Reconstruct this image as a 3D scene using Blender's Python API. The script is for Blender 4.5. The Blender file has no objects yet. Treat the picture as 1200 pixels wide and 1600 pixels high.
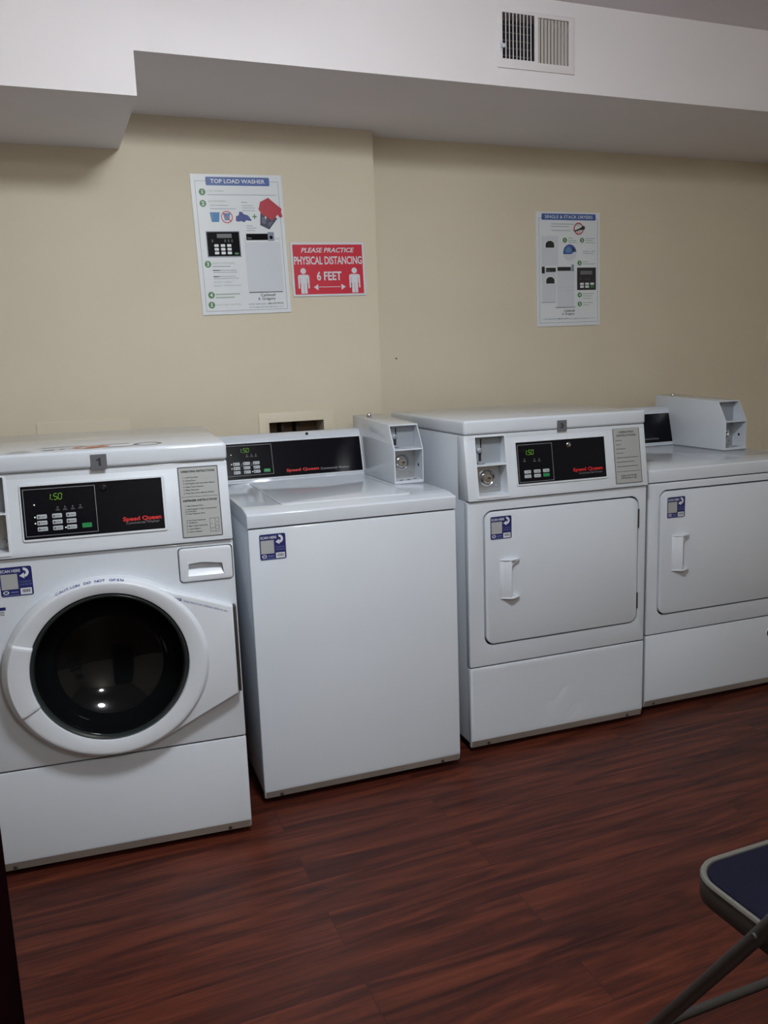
import bpy, bmesh, math, random
from mathutils import Vector, Matrix
random.seed(7)
sc = bpy.context.scene
COL = sc.collection

# ------------------------------------------------------------------ camera
cam_d = bpy.data.cameras.new('camera'); cam = bpy.data.objects.new('camera', cam_d); COL.objects.link(cam)
cam_d.sensor_fit = 'AUTO'; cam_d.sensor_width = 36.0; cam_d.lens = 1313.7 * 36.0 / 1600.0
cam_d.clip_start = 0.02
_r = Vector((0.92759573, -0.37190786, -0.03536516)); _u = Vector((0.09781818, 0.1504258, 0.98377014)); _f = Vector((0.36055202, 0.91600034, -0.17591368))
CAM = Vector((0.2519, -3.1371, 1.2843))
cam.matrix_world = Matrix(((_r.x, _u.x, -_f.x, CAM.x), (_r.y, _u.y, -_f.y, CAM.y), (_r.z, _u.z, -_f.z, CAM.z), (0, 0, 0, 1)))
sc.camera = cam

# ------------------------------------------------------------------ world, exposure
w = bpy.data.worlds.new('room_world'); sc.world = w; w.use_nodes = True
w.node_tree.nodes['Background'].inputs[0].default_value = (0.6, 0.65, 0.75, 1)
w.node_tree.nodes['Background'].inputs[1].default_value = 0.02
vs = sc.view_settings
vs.view_transform = 'Standard'; vs.look = 'None'; vs.gamma = 1.0; vs.use_curve_mapping = False
vs.exposure = 0.0
LIGHT_POWER = 108.0
LAMPS = ((0.85, -2.10, 1.0, 'round dome ceiling light in front of the machines'), (0.95, -4.0, 0.6, 'added fill light, weaker round dome on the ceiling behind the camera'))
LIGHT_COL = (0.93, 0.97, 1.0)

# ------------------------------------------------------------------ materials
def srgb(r, g, b):
    f = lambda c: (c / 255.0 / 12.92) if c / 255.0 <= 0.04045 else ((c / 255.0 + 0.055) / 1.055) ** 2.4
    return (f(r), f(g), f(b), 1)
MATS = {}
def mat(name, col, rough=0.5, metal=0.0, bump=0.0, bscale=200.0, emit=None, estr=0.0, coat=0.0, var=0.0, spec=0.5):
    if name in MATS: return MATS[name]
    m = bpy.data.materials.new(name); m.use_nodes = True; nt = m.node_tree; b = nt.nodes['Principled BSDF']
    b.inputs['Roughness'].default_value = rough; b.inputs['Metallic'].default_value = metal
    b.inputs['Base Color'].default_value = col; b.inputs['Specular IOR Level'].default_value = spec
    if coat: b.inputs['Coat Weight'].default_value = coat; b.inputs['Coat Roughness'].default_value = 0.08
    if emit: b.inputs['Emission Color'].default_value = emit; b.inputs['Emission Strength'].default_value = estr
    tc = nt.nodes.new('ShaderNodeTexCoord')
    if bump:
        n = nt.nodes.new('ShaderNodeTexNoise'); n.inputs['Scale'].default_value = bscale; n.inputs['Detail'].default_value = 3
        bp = nt.nodes.new('ShaderNodeBump'); bp.inputs['Strength'].default_value = bump; bp.inputs['Distance'].default_value = 0.002
        nt.links.new(tc.outputs['Object'], n.inputs['Vector']); nt.links.new(n.outputs['Fac'], bp.inputs['Height']); nt.links.new(bp.outputs['Normal'], b.inputs['Normal'])
    if var:
        n2 = nt.nodes.new('ShaderNodeTexNoise'); n2.inputs['Scale'].default_value = 3.0; n2.inputs['Detail'].default_value = 4
        hs = nt.nodes.new('ShaderNodeMixRGB'); hs.blend_type = 'MULTIPLY'; hs.inputs[0].default_value = 1
        cr = nt.nodes.new('ShaderNodeValToRGB'); cr.color_ramp.elements[0].position = .35; cr.color_ramp.elements[1].position = .65
        cr.color_ramp.elements[0].color = (1 - var, 1 - var, 1 - var, 1); cr.color_ramp.elements[1].color = (1, 1, 1, 1)
        nt.links.new(tc.outputs['Object'], n2.inputs['Vector']); nt.links.new(n2.outputs['Fac'], cr.inputs[0])
        hs.inputs[1].default_value = col; nt.links.new(cr.outputs[0], hs.inputs[2]); nt.links.new(hs.outputs[0], b.inputs['Base Color'])
    MATS[name] = m
    return m
ENAMEL = mat('white_enamel', (0.60, 0.645, 0.71, 1), 0.085, bump=0.012, bscale=500, var=0.03)
ENAMEL3 = mat('satin_white_enamel', (0.60, 0.645, 0.71, 1), 0.32, bump=0.02, bscale=500)
ENAMEL2 = mat('white_plastic', (0.62, 0.66, 0.72, 1), 0.33)
ENAMELL = mat('dirty_shaded_lip', (0.30, 0.26, 0.235, 1), 0.5, var=0.3)  # dirt on the lip plus the shade of its downward face, as colour
CAVITY = mat('gap_shade_black', (0.012, 0.012, 0.014, 1), 0.8)  # black colour for the shade inside gaps, slots and holes
BLACKP = mat('black_panel', (0.0045, 0.0045, 0.0075, 1), 0.16, spec=0.14)
GREYLINE = mat('grey_line', (0.25, 0.26, 0.28, 1), 0.5)
DKGREY = mat('dim_grey_print', (0.14, 0.145, 0.155, 1), 0.5)
BTN = mat('grey_button', (0.42, 0.45, 0.48, 1), 0.4)
BTNG = mat('green_button', (0.01, 0.22, 0.06, 1), 0.4)
LEDG = mat('green_digits', (0.02, 0.1, 0.01, 1), 0.5, emit=(0.36, 0.8, 0.03, 1), estr=0.30)
LEDW = mat('lit_lamp', (0.5, 0.55, 0.5, 1), 0.5, emit=(0.75, 0.95, 0.75, 1), estr=0.55)
REDP = mat('red_print', (0.55, 0.012, 0.015, 1), 0.5)
INK = mat('black_print', (0.02, 0.02, 0.025, 1), 0.5)
CHROME = mat('chrome', (0.65, 0.65, 0.66, 1), 0.18, 1.0)
STEEL = mat('brushed_steel', (0.48, 0.49, 0.50, 1), 0.42, 1.0, bump=0.1, bscale=300)
DULLM = mat('dull_grey_metal', (0.30, 0.33, 0.37, 1), 0.5, 0.3)
LABELG = mat('silver_label', (0.34, 0.355, 0.35, 1), 0.45)
NAVY = mat('navy_sticker', (0.012, 0.016, 0.115, 1), 0.4)
STWHITE = mat('sticker_white', (0.62, 0.65, 0.70, 1), 0.4)
STGREY = mat('sticker_grey', (0.36, 0.37, 0.38, 1), 0.5)
STBLUE = mat('sticker_pale_blue', (0.16, 0.19, 0.38, 1), 0.5)
NUMTAG = mat('grey_tag', (0.11, 0.115, 0.13, 1), 0.5)
GLASS = mat('dark_door_glass', (0.004, 0.0045, 0.005, 1), 0.05, spec=0.25)
GLRIM = mat('glass_rim', (0.02, 0.028, 0.028, 1), 0.12)
DRUM = mat('dim_drum', (0.025, 0.022, 0.024, 1), 0.35, 0.5)
RUBBER = mat('black_rubber', (0.02, 0.02, 0.02, 1), 0.7)
WALLP = mat('beige_wall_paint', (0.65, 0.585, 0.46, 1), 0.6, bump=0.12, bscale=120, var=0.04)
COVERP = mat('beige_cover_paint', (0.67, 0.605, 0.48, 1), 0.5)
SOFFP = mat('white_drywall_paint', (0.76, 0.73, 0.755, 1), 0.7, bump=0.1, bscale=120, var=0.03)
CEILP = mat('ceiling_paint', (0.74, 0.70, 0.73, 1), 0.8, bump=0.15, bscale=90)
BROWNHOLE = mat('brown_wood_stud', (0.20, 0.12, 0.07, 1), 0.7, var=0.4)
DOORWOOD = mat('dark_brown_wood', (0.006, 0.0015, 0.002, 1), 1.0, spec=0.0)
VENTW = mat('vent_white', (0.74, 0.71, 0.735, 1), 0.5)
VENTB = mat('vent_beige_slat', (0.42, 0.385, 0.355, 1), 0.55)
VENTL = mat('vent_louvre', (0.12, 0.11, 0.10, 1), 0.55)
PAPER = mat('poster_white', (0.68, 0.72, 0.76, 1), 0.35)
PGREY = mat('poster_pale_grey', (0.575, 0.615, 0.68, 1), 0.4)
PBLUE = mat('poster_blue', (0.045, 0.10, 0.33, 1), 0.4)
PLINE = mat('poster_line_grey', (0.20, 0.24, 0.30, 1), 0.4)
PFAINT = mat('poster_faint_text', (0.36, 0.41, 0.46, 1), 0.4)
PFAINTG = mat('poster_faint_green_text', (0.34, 0.44, 0.36, 1), 0.4)
PGREEN = mat('poster_green', (0.05, 0.19, 0.06, 1), 0.4)
PCYAN = mat('poster_cyan', (0.01, 0.17, 0.42, 1), 0.4)
PPALEB = mat('poster_pale_blue', (0.10, 0.24, 0.42, 1), 0.4)
PRED = mat('poster_red', (0.55, 0.02, 0.045, 1), 0.4)
PRED2 = mat('poster_dark_red', (0.40, 0.012, 0.03, 1), 0.4)
PNAVY = mat('poster_navy', (0.02, 0.035, 0.22, 1), 0.4)
PJEAN = mat('poster_denim', (0.03, 0.03, 0.075, 1), 0.4)
PJEAN2 = mat('poster_denim_pale', (0.10, 0.10, 0.17, 1), 0.4)
SEATB = mat('navy_vinyl', (0.0045, 0.0045, 0.014, 1), 0.8, bump=0.5, bscale=400, spec=0.12)
CHFRAME = mat('grey_brown_metal', (0.045, 0.041, 0.038, 1), 0.45, 0.2, spec=0.3)

def floor_material():
    m = bpy.data.materials.new('cherry_laminate'); m.use_nodes = True; nt = m.node_tree; N = nt.nodes; L = nt.links; b = N['Principled BSDF']
    tc = N.new('ShaderNodeTexCoord')
    br = N.new('ShaderNodeTexBrick'); br.offset = 0.37; br.inputs['Scale'].default_value = 1.0
    br.inputs['Brick Width'].default_value = 1.2; br.inputs['Row Height'].default_value = 0.127
    br.inputs['Mortar Size'].default_value = 0.0012; br.inputs['Mortar Smooth'].default_value = 0.3; br.inputs['Bias'].default_value = 0.0
    br.inputs['Color1'].default_value = (0, 0, 0, 1); br.inputs['Color2'].default_value = (1, 1, 1, 1); br.inputs['Mortar'].default_value = (0.5, 0.5, 0.5, 1)
    L.new(tc.outputs['Object'], br.inputs['Vector'])
    sep = N.new('ShaderNodeSeparateXYZ'); L.new(tc.outputs['Object'], sep.inputs[0])
    # shift the grain per plank
    ad = N.new('ShaderNodeMath'); ad.operation = 'MULTIPLY_ADD'; L.new(br.outputs['Color'], ad.inputs[0]); ad.inputs[1].default_value = 13.0; L.new(sep.outputs['X'], ad.inputs[2])
    cmb = N.new('ShaderNodeCombineXYZ'); L.new(ad.outputs[0], cmb.inputs[0]); L.new(sep.outputs['Y'], cmb.inputs[1])
    mp = N.new('ShaderNodeMapping'); mp.inputs['Scale'].default_value = (1.5, 17, 1); L.new(cmb.outputs[0], mp.inputs[0])
    n1 = N.new('ShaderNodeTexNoise'); n1.inputs['Scale'].default_value = 1.0; n1.inputs['Detail'].default_value = 6; n1.inputs['Roughness'].default_value = 0.6; n1.inputs['Distortion'].default_value = 1.9
    L.new(mp.outputs[0], n1.inputs['Vector'])
    cr = N.new('ShaderNodeValToRGB'); e = cr.color_ramp.elements
    e[0].position = 0.30; e[0].color = (0.024, 0.0060, 0.0052, 1); e[1].position = 0.68; e[1].color = (0.112, 0.027, 0.0135, 1)
    x = cr.color_ramp.elements.new(0.43); x.color = (0.046, 0.0108, 0.0070, 1)
    x = cr.color_ramp.elements.new(0.52); x.color = (0.068, 0.0157, 0.0088, 1)
    L.new(n1.outputs['Fac'], cr.inputs[0])
    mp2 = N.new('ShaderNodeMapping'); mp2.inputs['Scale'].default_value = (6, 120, 1); L.new(cmb.outputs[0], mp2.inputs[0])
    n2 = N.new('ShaderNodeTexNoise'); n2.inputs['Scale'].default_value = 1.0; n2.inputs['Detail'].default_value = 3; L.new(mp2.outputs[0], n2.inputs['Vector'])
    r2 = N.new('ShaderNodeMapRange'); r2.inputs[1].default_value = .3; r2.inputs[2].default_value = .7; r2.inputs[3].default_value = .82; r2.inputs[4].default_value = 1.14; L.new(n2.outputs['Fac'], r2.inputs[0])
    mx = N.new('ShaderNodeMixRGB'); mx.blend_type = 'MULTIPLY'; mx.inputs[0].default_value = 1; L.new(cr.outputs[0], mx.inputs[1]); L.new(r2.outputs[0], mx.inputs[2])
    r3 = N.new('ShaderNodeMapRange'); r3.inputs[3].default_value = .88; r3.inputs[4].default_value = 1.12; L.new(br.outputs['Color'], r3.inputs[0])
    mx2 = N.new('ShaderNodeMixRGB'); mx2.blend_type = 'MULTIPLY'; mx2.inputs[0].default_value = 1; L.new(mx.outputs[0], mx2.inputs[1]); L.new(r3.outputs[0], mx2.inputs[2])
    mx3 = N.new('ShaderNodeMixRGB'); mx3.inputs[2].default_value = (0.03, 0.009, 0.008, 1); L.new(br.outputs['Fac'], mx3.inputs[0]); L.new(mx2.outputs[0], mx3.inputs[1])
    L.new(mx3.outputs[0], b.inputs['Base Color']); b.inputs['Roughness'].default_value = 0.38; b.inputs['Specular IOR Level'].default_value = 0.20
    bp = N.new('ShaderNodeBump'); bp.inputs['Strength'].default_value = 0.15; bp.inputs['Distance'].default_value = 0.002; L.new(n2.outputs['Fac'], bp.inputs['Height']); L.new(bp.outputs[0], b.inputs['Normal'])
    return m
FLOORM = floor_material()

# ------------------------------------------------------------------ helpers
def link(name, me, parent=None, loc=None):
    o = bpy.data.objects.new(name, me); COL.objects.link(o)
    if parent: o.parent = parent
    if loc: o.location = loc
    return o
def empty(name, loc, rz=0.0, label=None, cat=None, group=None):
    o = bpy.data.objects.new(name, None); COL.objects.link(o); o.location = loc; o.rotation_euler = (0, 0, rz); o.empty_display_size = 0.1
    tag(o, label, cat, group); return o
def tag(o, label=None, cat=None, group=None, kind=None):
    if label: o['label'] = label
    if cat: o['category'] = cat
    if group: o['group'] = group
    if kind: o['kind'] = kind
    return o

def rrect(x0, x1, z0, z1, r, n=6):
    pts = []
    for cx, cz, a0 in ((x1 - r, z1 - r, 0), (x0 + r, z1 - r, 90), (x0 + r, z0 + r, 180), (x1 - r, z0 + r, 270)):
        for i in range(n + 1):
            a = math.radians(a0 + 90 * i / n); pts.append((cx + r * math.cos(a), cz + r * math.sin(a)))
    return pts
def ell(cx, cz, rx, rz=None, n=32):
    rz = rz or rx
    return [(cx + rx * math.cos(2 * math.pi * i / n), cz + rz * math.sin(2 * math.pi * i / n)) for i in range(n)]

class MB:
    """collects solids into one mesh"""
    def __init__(s): s.bm = bmesh.new()
    def _merge(s, b):
        me = bpy.data.meshes.new('t'); b.to_mesh(me); b.free(); s.bm.from_mesh(me); bpy.data.meshes.remove(me)
    def box(s, x0, x1, y0, y1, z0, z1, bev=0.0, seg=2):
        b = bmesh.new(); bmesh.ops.create_cube(b, size=1)
        for v in b.verts: v.co = Vector(((x0 + x1) / 2 + v.co.x * (x1 - x0), (y0 + y1) / 2 + v.co.y * (y1 - y0), (z0 + z1) / 2 + v.co.z * (z1 - z0)))
        if bev: bmesh.ops.bevel(b, geom=b.edges[:], offset=bev, segments=seg, profile=0.5, affect='EDGES')
        s._merge(b); return s
    def prism(s, pts, a, b_, axis='y', bev=0.0, seg=2, ends='both'):
        """polygon extruded from a to b_ along an axis; pts are (x,z) for y, (y,z) for x, (x,y) for z"""
        b = bmesh.new()
        def P(p, t): return Vector((p[0], t, p[1])) if axis == 'y' else Vector((t, p[0], p[1])) if axis == 'x' else Vector((p[0], p[1], t))
        va = [b.verts.new(P(p, a)) for p in pts]; vb = [b.verts.new(P(p, b_)) for p in pts]; n = len(pts)
        fa = b.faces.new(va); fb = b.faces.new(vb[::-1])
        for i in range(n): b.faces.new((va[(i + 1) % n], va[i], vb[i], vb[(i + 1) % n]))
        bmesh.ops.recalc_face_normals(b, faces=b.faces[:])
        if bev:
            ed = []
            if ends in ('both', 'a'): ed += list(fa.edges)
            if ends in ('both', 'b'): ed += list(fb.edges)
            if ends == 'all': ed = b.edges[:]
            bmesh.ops.bevel(b, geom=ed, offset=bev, segments=seg, profile=0.5, affect='EDGES')
        s._merge(b); return s
    def tube(s, pts, r, n=12, closed=False, flat=1.0):
        b = bmesh.new(); P = [Vector(p) for p in pts]; rings = []; N = len(P); up = None
        for i, p in enumerate(P):
            if closed: t = (P[(i + 1) % N] - P[i - 1]).normalized()
            else: t = ((P[min(i + 1, N - 1)] - P[max(i - 1, 0)])).normalized()
            if up is None: up = t.orthogonal().normalized()
            up = (up - t * up.dot(t)).normalized(); sd = t.cross(up)
            rings.append([b.verts.new(p + up * (r * math.cos(2 * math.pi * k / n)) + sd * (r * math.sin(2 * math.pi * k / n))) for k in range(n)])
        M = N if closed else N - 1
        for i in range(M):
            A = rings[i]; B = rings[(i + 1) % N]
            for k in range(n): b.faces.new((A[k], A[(k + 1) % n], B[(k + 1) % n], B[k]))
        if not closed: b.faces.new(rings[0][::-1]); b.faces.new(rings[-1])
        bmesh.ops.recalc_face_normals(b, faces=b.faces[:]); s._merge(b); return s
    def lathe(s, prof, c=(0, 0, 0), axis='y', n=40, cap=True):
        """prof: list (radius, distance along axis)"""
        b = bmesh.new(); rings = []
        for r, t in prof:
            if r < 1e-6:
                q = Vector((0, t, 0)) if axis == 'y' else Vector((0, 0, t)) if axis == 'z' else Vector((t, 0, 0))
                rings.append([b.verts.new(Vector(c) + q)]); continue
            ring = []
            for k in range(n):
                a = 2 * math.pi * k / n; u, v = r * math.cos(a), r * math.sin(a)
                q = Vector((u, t, v)) if axis == 'y' else Vector((u, v, t)) if axis == 'z' else Vector((t, u, v))
                ring.append(b.verts.new(Vector(c) + q))
            rings.append(ring)
        for A, B in zip(rings, rings[1:]):
            for k in range(n):
                k2 = (k + 1) % n
                if len(A) == 1 and len(B) == 1: continue
                if len(A) == 1: b.faces.new((A[0], B[k], B[k2]))
                elif len(B) == 1: b.faces.new((A[k], A[k2], B[0]))
                else: b.faces.new((A[k], A[k2], B[k2], B[k]))
        if cap:
            if len(rings[0]) > 1: b.faces.new(rings[0][::-1])
            if len(rings[-1]) > 1: b.faces.new(rings[-1])
        bmesh.ops.recalc_face_normals(b, faces=b.faces[:]); s._merge(b); return s
    def bend(s, fn):
        for v in s.bm.verts: v.co = Vector(fn(v.co))
        return s
    def build(s, name, m, parent=None, cuts=(), smooth=True, loc=None, angle=40):
        me = bpy.data.meshes.new(name); s.bm.to_mesh(me); s.bm.free()
        ms = m if isinstance(m, (list, tuple)) else [m]
        if cuts:
            o = bpy.data.objects.new('t', me); COL.objects.link(o); cos = []
            for c in cuts:
                cm = bpy.data.meshes.new('c'); c.bm.to_mesh(cm); c.bm.free(); co = bpy.data.objects.new('c', cm); COL.objects.link(co); cos.append(co)
                md = o.modifiers.new('b', 'BOOLEAN'); md.operation = 'DIFFERENCE'; md.object = co; md.solver = 'EXACT'
            dg = bpy.context.evaluated_depsgraph_get(); dg.update()
            me2 = bpy.data.meshes.new_from_object(o.evaluated_get(dg)); me2.name = name
            for co in cos: cm = co.data; bpy.data.objects.remove(co); bpy.data.meshes.remove(cm)
            bpy.data.objects.remove(o); bpy.data.meshes.remove(me); me = me2
        me.materials.clear()
        for q in ms: me.materials.append(q)
        if smooth:
            me.shade_smooth(); me.set_sharp_from_angle(angle=math.radians(angle))
        return link(name, me, parent, loc)

_tc = {}
def text_geo(t, bold=0.0, shear=0.0):
    k = (t, bold, shear)
    if k in _tc: return _tc[k]
    cu = bpy.data.curves.new('t', 'FONT'); cu.body = t; cu.resolution_u = 3; cu.offset = bold; cu.shear = shear; cu.fill_mode = 'BOTH'
    o = bpy.data.objects.new('t', cu); COL.objects.link(o); dg = bpy.context.evaluated_depsgraph_get(); dg.update()
    me = bpy.data.meshes.new_from_object(o.evaluated_get(dg))
    vs_ = [(v.co.x, v.co.y) for v in me.vertices]; fs = [tuple(p.vertices) for p in me.polygons if p.normal.z > 0.0] or [tuple(p.vertices) for p in me.polygons]
    bpy.data.objects.remove(o); bpy.data.curves.remove(cu); bpy.data.meshes.remove(me)
    x0 = min(v[0] for v in vs_); x1 = max(v[0] for v in vs_); y0 = min(v[1] for v in vs_); y1 = max(v[1] for v in vs_)
    _tc[k] = (vs_, fs, x0, x1, y0, y1); return _tc[k]

class Print:
    """flat print lying on a surface: y = o0 + (z - z0) * slope - out; several inks in one mesh"""
    def __init__(s, surf=(0, 0, 0), rot=0.0): s.v = []; s.f = []; s.mi = []; s.ms = []; s.surf = surf; s.rot = rot
    def y(s, z, out): return s.surf[1] + (z - s.surf[0]) * s.surf[2] - out
    def _m(s, m):
        if m not in s.ms: s.ms.append(m)
        return s.ms.index(m)
    def poly(s, pts, m, out=0.0005):
        a = sum(pts[i][0] * pts[(i + 1) % len(pts)][1] - pts[(i + 1) % len(pts)][0] * pts[i][1] for i in range(len(pts)))
        if a < 0: pts = pts[::-1]
        b = len(s.v); s.v += [(p[0], s.y(p[1], out), p[1]) for p in pts]; s.f.append(tuple(range(b, b + len(pts)))); s.mi.append(s._m(m)); return s
    def rect(s, x0, x1, z0, z1, m, out=0.0005, r=0):
        return s.poly(rrect(x0, x1, z0, z1, r, 4) if r else [(x0, z0), (x1, z0), (x1, z1), (x0, z1)], m, out)
    def frame(s, x0, x1, z0, z1, t, m, out=0.0005):
        s.rect(x0, x1, z0, z0 + t, m, out); s.rect(x0, x1, z1 - t, z1, m, out); s.rect(x0, x0 + t, z0 + t, z1 - t, m, out); s.rect(x1 - t, x1, z0 + t, z1 - t, m, out); return s
    def disc(s, x, z, r, m, out=0.0005, rz=None, n=24): return s.poly(ell(x, z, r, rz, n), m, out)
    def ring(s, x, z, r0, r1, m, out=0.0005, rz=1.0, n=28, a0=0, a1=360):
        for i in range(n):
            a, b = math.radians(a0 + (a1 - a0) * i / n), math.radians(a0 + (a1 - a0) * (i + 1) / n)
            s.poly([(x + r0 * math.cos(a), z + r0 * rz * math.sin(a)), (x + r1 * math.cos(a), z + r1 * rz * math.sin(a)), (x + r1 * math.cos(b), z + r1 * rz * math.sin(b)), (x + r0 * math.cos(b), z + r0 * rz * math.sin(b))], m, out)
        return s
    def line(s, a, b, t, m, out=0.0005):
        d = Vector((b[0] - a[0], b[1] - a[1])).normalized() * t / 2; n = (-d.y, d.x)
        return s.poly([(a[0] + n[0], a[1] + n[1]), (a[0] - n[0], a[1] - n[1]), (b[0] - n[0], b[1] - n[1]), (b[0] + n[0], b[1] + n[1])], m, out)
    def text(s, t, x0, z0, h, m, w=None, out=0.0008, bold=0.0, shear=0.0, align='l', slope=0.0):
        vs_, fs, a, b, c, d = text_geo(t, bold, shear)
        _, _, _, _, c0, d0 = text_geo('H', bold, 0.0)
        k = h / (d0 - c0); kx = k if w is None else w / (b - a); wd = (b - a) * kx
        ox = x0 - (wd / 2 if align == 'c' else wd if align == 'r' else 0)
        base = len(s.v); mi = s._m(m)
        for q in vs_:
            xx = (q[0] - a) * kx; zz = z0 + (q[1] - c0) * k + slope * xx
            s.v.append((ox + xx, s.y(zz, out), zz))
        for f in fs: s.f.append(tuple(base + i for i in f)); s.mi.append(mi)
        return s
    def slab(s, x0, x1, z0, z1, th, m):
        b = len(s.v)
        for (x, z) in ((x0, z0), (x1, z0), (x1, z1), (x0, z1)):
            s.v.append((x, s.y(z, th), z)); s.v.append((x, s.y(z, 0.0001), z))
        for f in ((0, 2, 4, 6), (7, 5, 3, 1), (0, 1, 3, 2), (2, 3, 5, 4), (4, 5, 7, 6), (6, 7, 1, 0)): s.f.append(tuple(b + i for i in f)); s.mi.append(s._m(m))
        return s
    def build(s, name, parent=None, loc=None):
        me = bpy.data.meshes.new(name)
        v = s.v
        if s.rot:
            c_, s_ = math.cos(s.rot), math.sin(s.rot); v = [(p[0] * c_ - p[2] * s_, p[1], p[0] * s_ + p[2] * c_) for p in v]
        me.from_pydata(v, [], s.f)
        for m in s.ms: me.materials.append(m)
        for p, i in zip(me.polygons, s.mi): p.material_index = i
        return link(name, me, parent, loc)

# ------------------------------------------------------------------ room shell
XL, XR, YB, ZC = -1.7, 3.485, -4.6, 2.39
BUMP, BX = 0.0804, 1.4624
m_ = MB(); m_.box(XL - .1, XR + .1, YB - .1, 0.35, -0.1, 0.0); tag(m_.build('floor', FLOORM, smooth=False), kind='structure')
m_ = MB(); m_.box(XL - .1, XR + .1, YB - .1, 0.35, ZC, ZC + 0.1); tag(m_.build('ceiling', CEILP, smooth=False), kind='structure')
wb = MB(); wb.prism([(XL, -BUMP), (BX, -BUMP), (BX, 0), (XR, 0), (XR, 0.25), (XL, 0.25)], 0, ZC, 'z')
cut = MB(); cut.box(1.010, 1.221, -0.2, 0.02, 0.86, 1.077)
tag(wb.build('wall_back', WALLP, cuts=[cut], smooth=False), kind='structure')
m_ = MB(); m_.box(XR, XR + .1, YB, 0.25, 0, ZC); tag(m_.build('wall_right', WALLP, smooth=False), kind='structure')
m_ = MB(); m_.box(XL - .1, XL, YB, 0.25, 0, ZC); tag(m_.build('wall_left', WALLP, smooth=False), kind='structure')
m_ = MB(); m_.box(XL - .1, XR + .1, YB - .1, YB, 0, ZC); tag(m_.build('wall_front', WALLP, smooth=False), kind='structure')
# dropped soffit: a long run over the machines and a lower, slightly prouder block at the left
SY, SZ, LX, LY, LZ = -0.6576, 2.1222, 0.5589, -0.6640, 2.0072
sf = MB(); sf.prism([(SY, SZ), (0, SZ), (0, ZC), (SY, ZC)], LX, XR, 'x', bev=0.0)
cv = MB(); cv.box(1.672, 1.930, -0.75, -0.50, 2.190, 2.338)
tag(sf.build('trim_1', SOFFP, cuts=[cv], smooth=False), kind='structure')
m_ = MB(); m_.prism([(LY, LZ), (0, LZ), (0, ZC), (LY, ZC)], XL, LX, 'x'); tag(m_.build('trim_2', SOFFP, smooth=False), kind='structure')

# unseen dome lamps: one in front of the machines, one added behind as fill
for lx_, ly_, pw_, lab in LAMPS:
    lamp = empty('ceiling_light', (lx_, ly_, ZC), 0, lab, 'light', 'dome ceiling lights')
    m_ = MB(); m_.lathe([(.0, -.0005), (.185, -.0005), (.19, -.02), (.175, -.03), (0, -.03)], (0, 0, 0), 'z', 40); m_.build('frame', VENTW, lamp)
    m_ = MB(); m_.lathe([(.172, -.031), (.170, -.06), (.155, -.09), (.125, -.115), (.08, -.132), (0, -.14)], (0, 0, 0), 'z', 40, cap=False); m_.build('diffuser', mat('lamp_diffuser_%d' % round(pw_ * 100), (.8, .8, .8, 1), .5, emit=(*LIGHT_COL, 1), estr=LIGHT_POWER * pw_), lamp)

# ------------------------------------------------------------------ wall fittings
ob = empty('washer_outlet_box', (0.972, -BUMP, 0.80), 0, 'beige framed wall opening with a dark hole behind the top-loading washer', 'outlet box')
fr = MB(); fr.box(0, .290, -.006, -.0004, 0.0, .313, .002); c_ = MB(); c_.box(.038, .249, -.05, .05, .06, .277)
fr.build('cover_frame', COVERP, ob, cuts=[c_])
bx_ = MB(); bx_.box(.040, .247, .085, .090, .062, .275); bx_.build('back_board', BROWNHOLE, ob)
st = MB(); st.box(.090, .100, .02, .085, .062, .275); st.box(.150, .162, .03, .085, .062, .275); st.build('stud', mat('dark_stud', (.022, .013, .009, 1), .8), ob)
pc = Print(); pc.slab(0, .300, 0, .25, .0035, COVERP)
pc = pc.build('access_panel', loc=(.216, -BUMP, .872)); tag(pc, 'painted-over beige blank panel on the wall behind the front-loading washer', 'panel')
nl = MB(); nl.lathe([(0, -.004), (.003, -.003), (.003, -.0003)], (0, 0, 0), 'y', 12); nl = nl.build('wall_nail', INK, loc=(1.562, 0, 1.295)); tag(nl, 'tiny dark nail in the bare wall between the red sign and the dryer poster', 'nail')

# air vent on the soffit
vt = empty('air_vent', (1.660, SY, 2.175), 0, 'white metal air vent register on the soffit, left half open and right half slatted', 'vent')
f_ = MB(); f_.box(0, .284, -.0045, -.0004, 0, .171, .002); c1 = MB(); c1.box(.018, .134, -.05, .05, .027, .160); c2 = MB(); c2.box(.146, .261, -.05, .05, .024, .157)
f_.build('frame', VENTW, vt, cuts=[c1, c2])
s_ = MB()
for i in range(8): x = .018 + .116 * (i + 1) / 9; s_.box(x - .0011, x + .0011, -.004, -.001, .026, .161)
s_.build('front_bars', VENTW, vt, smooth=False)
s_ = MB()
for i in range(5): z = .045 + i * .0225; s_.box(.016, .136, .020, .024, z - .0012, z + .0012)
s_.build('rear_louvres', VENTL, vt, smooth=False)
s_ = MB()
for i in range(9):
    x = .148 + .113 * i / 9; s_.prism([(x + .001, .003), (x + .001, .0042), (x + .0088, .0012), (x + .0088, .0)], .023, .158, 'z')
s_.build('angled_slats', VENTB, vt, smooth=False)
s_ = MB(); s_.box(.014, .266, .06, .064, .018, .162); s_.build('duct_back', CAVITY, vt)
s_ = MB(); s_.box(.012, .022, -.016, -.004, .055, .067, .002); s_.box(.008, .011, -.009, -.006, .045, .077, .001); s_.build('lever', ENAMEL2, vt)

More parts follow.
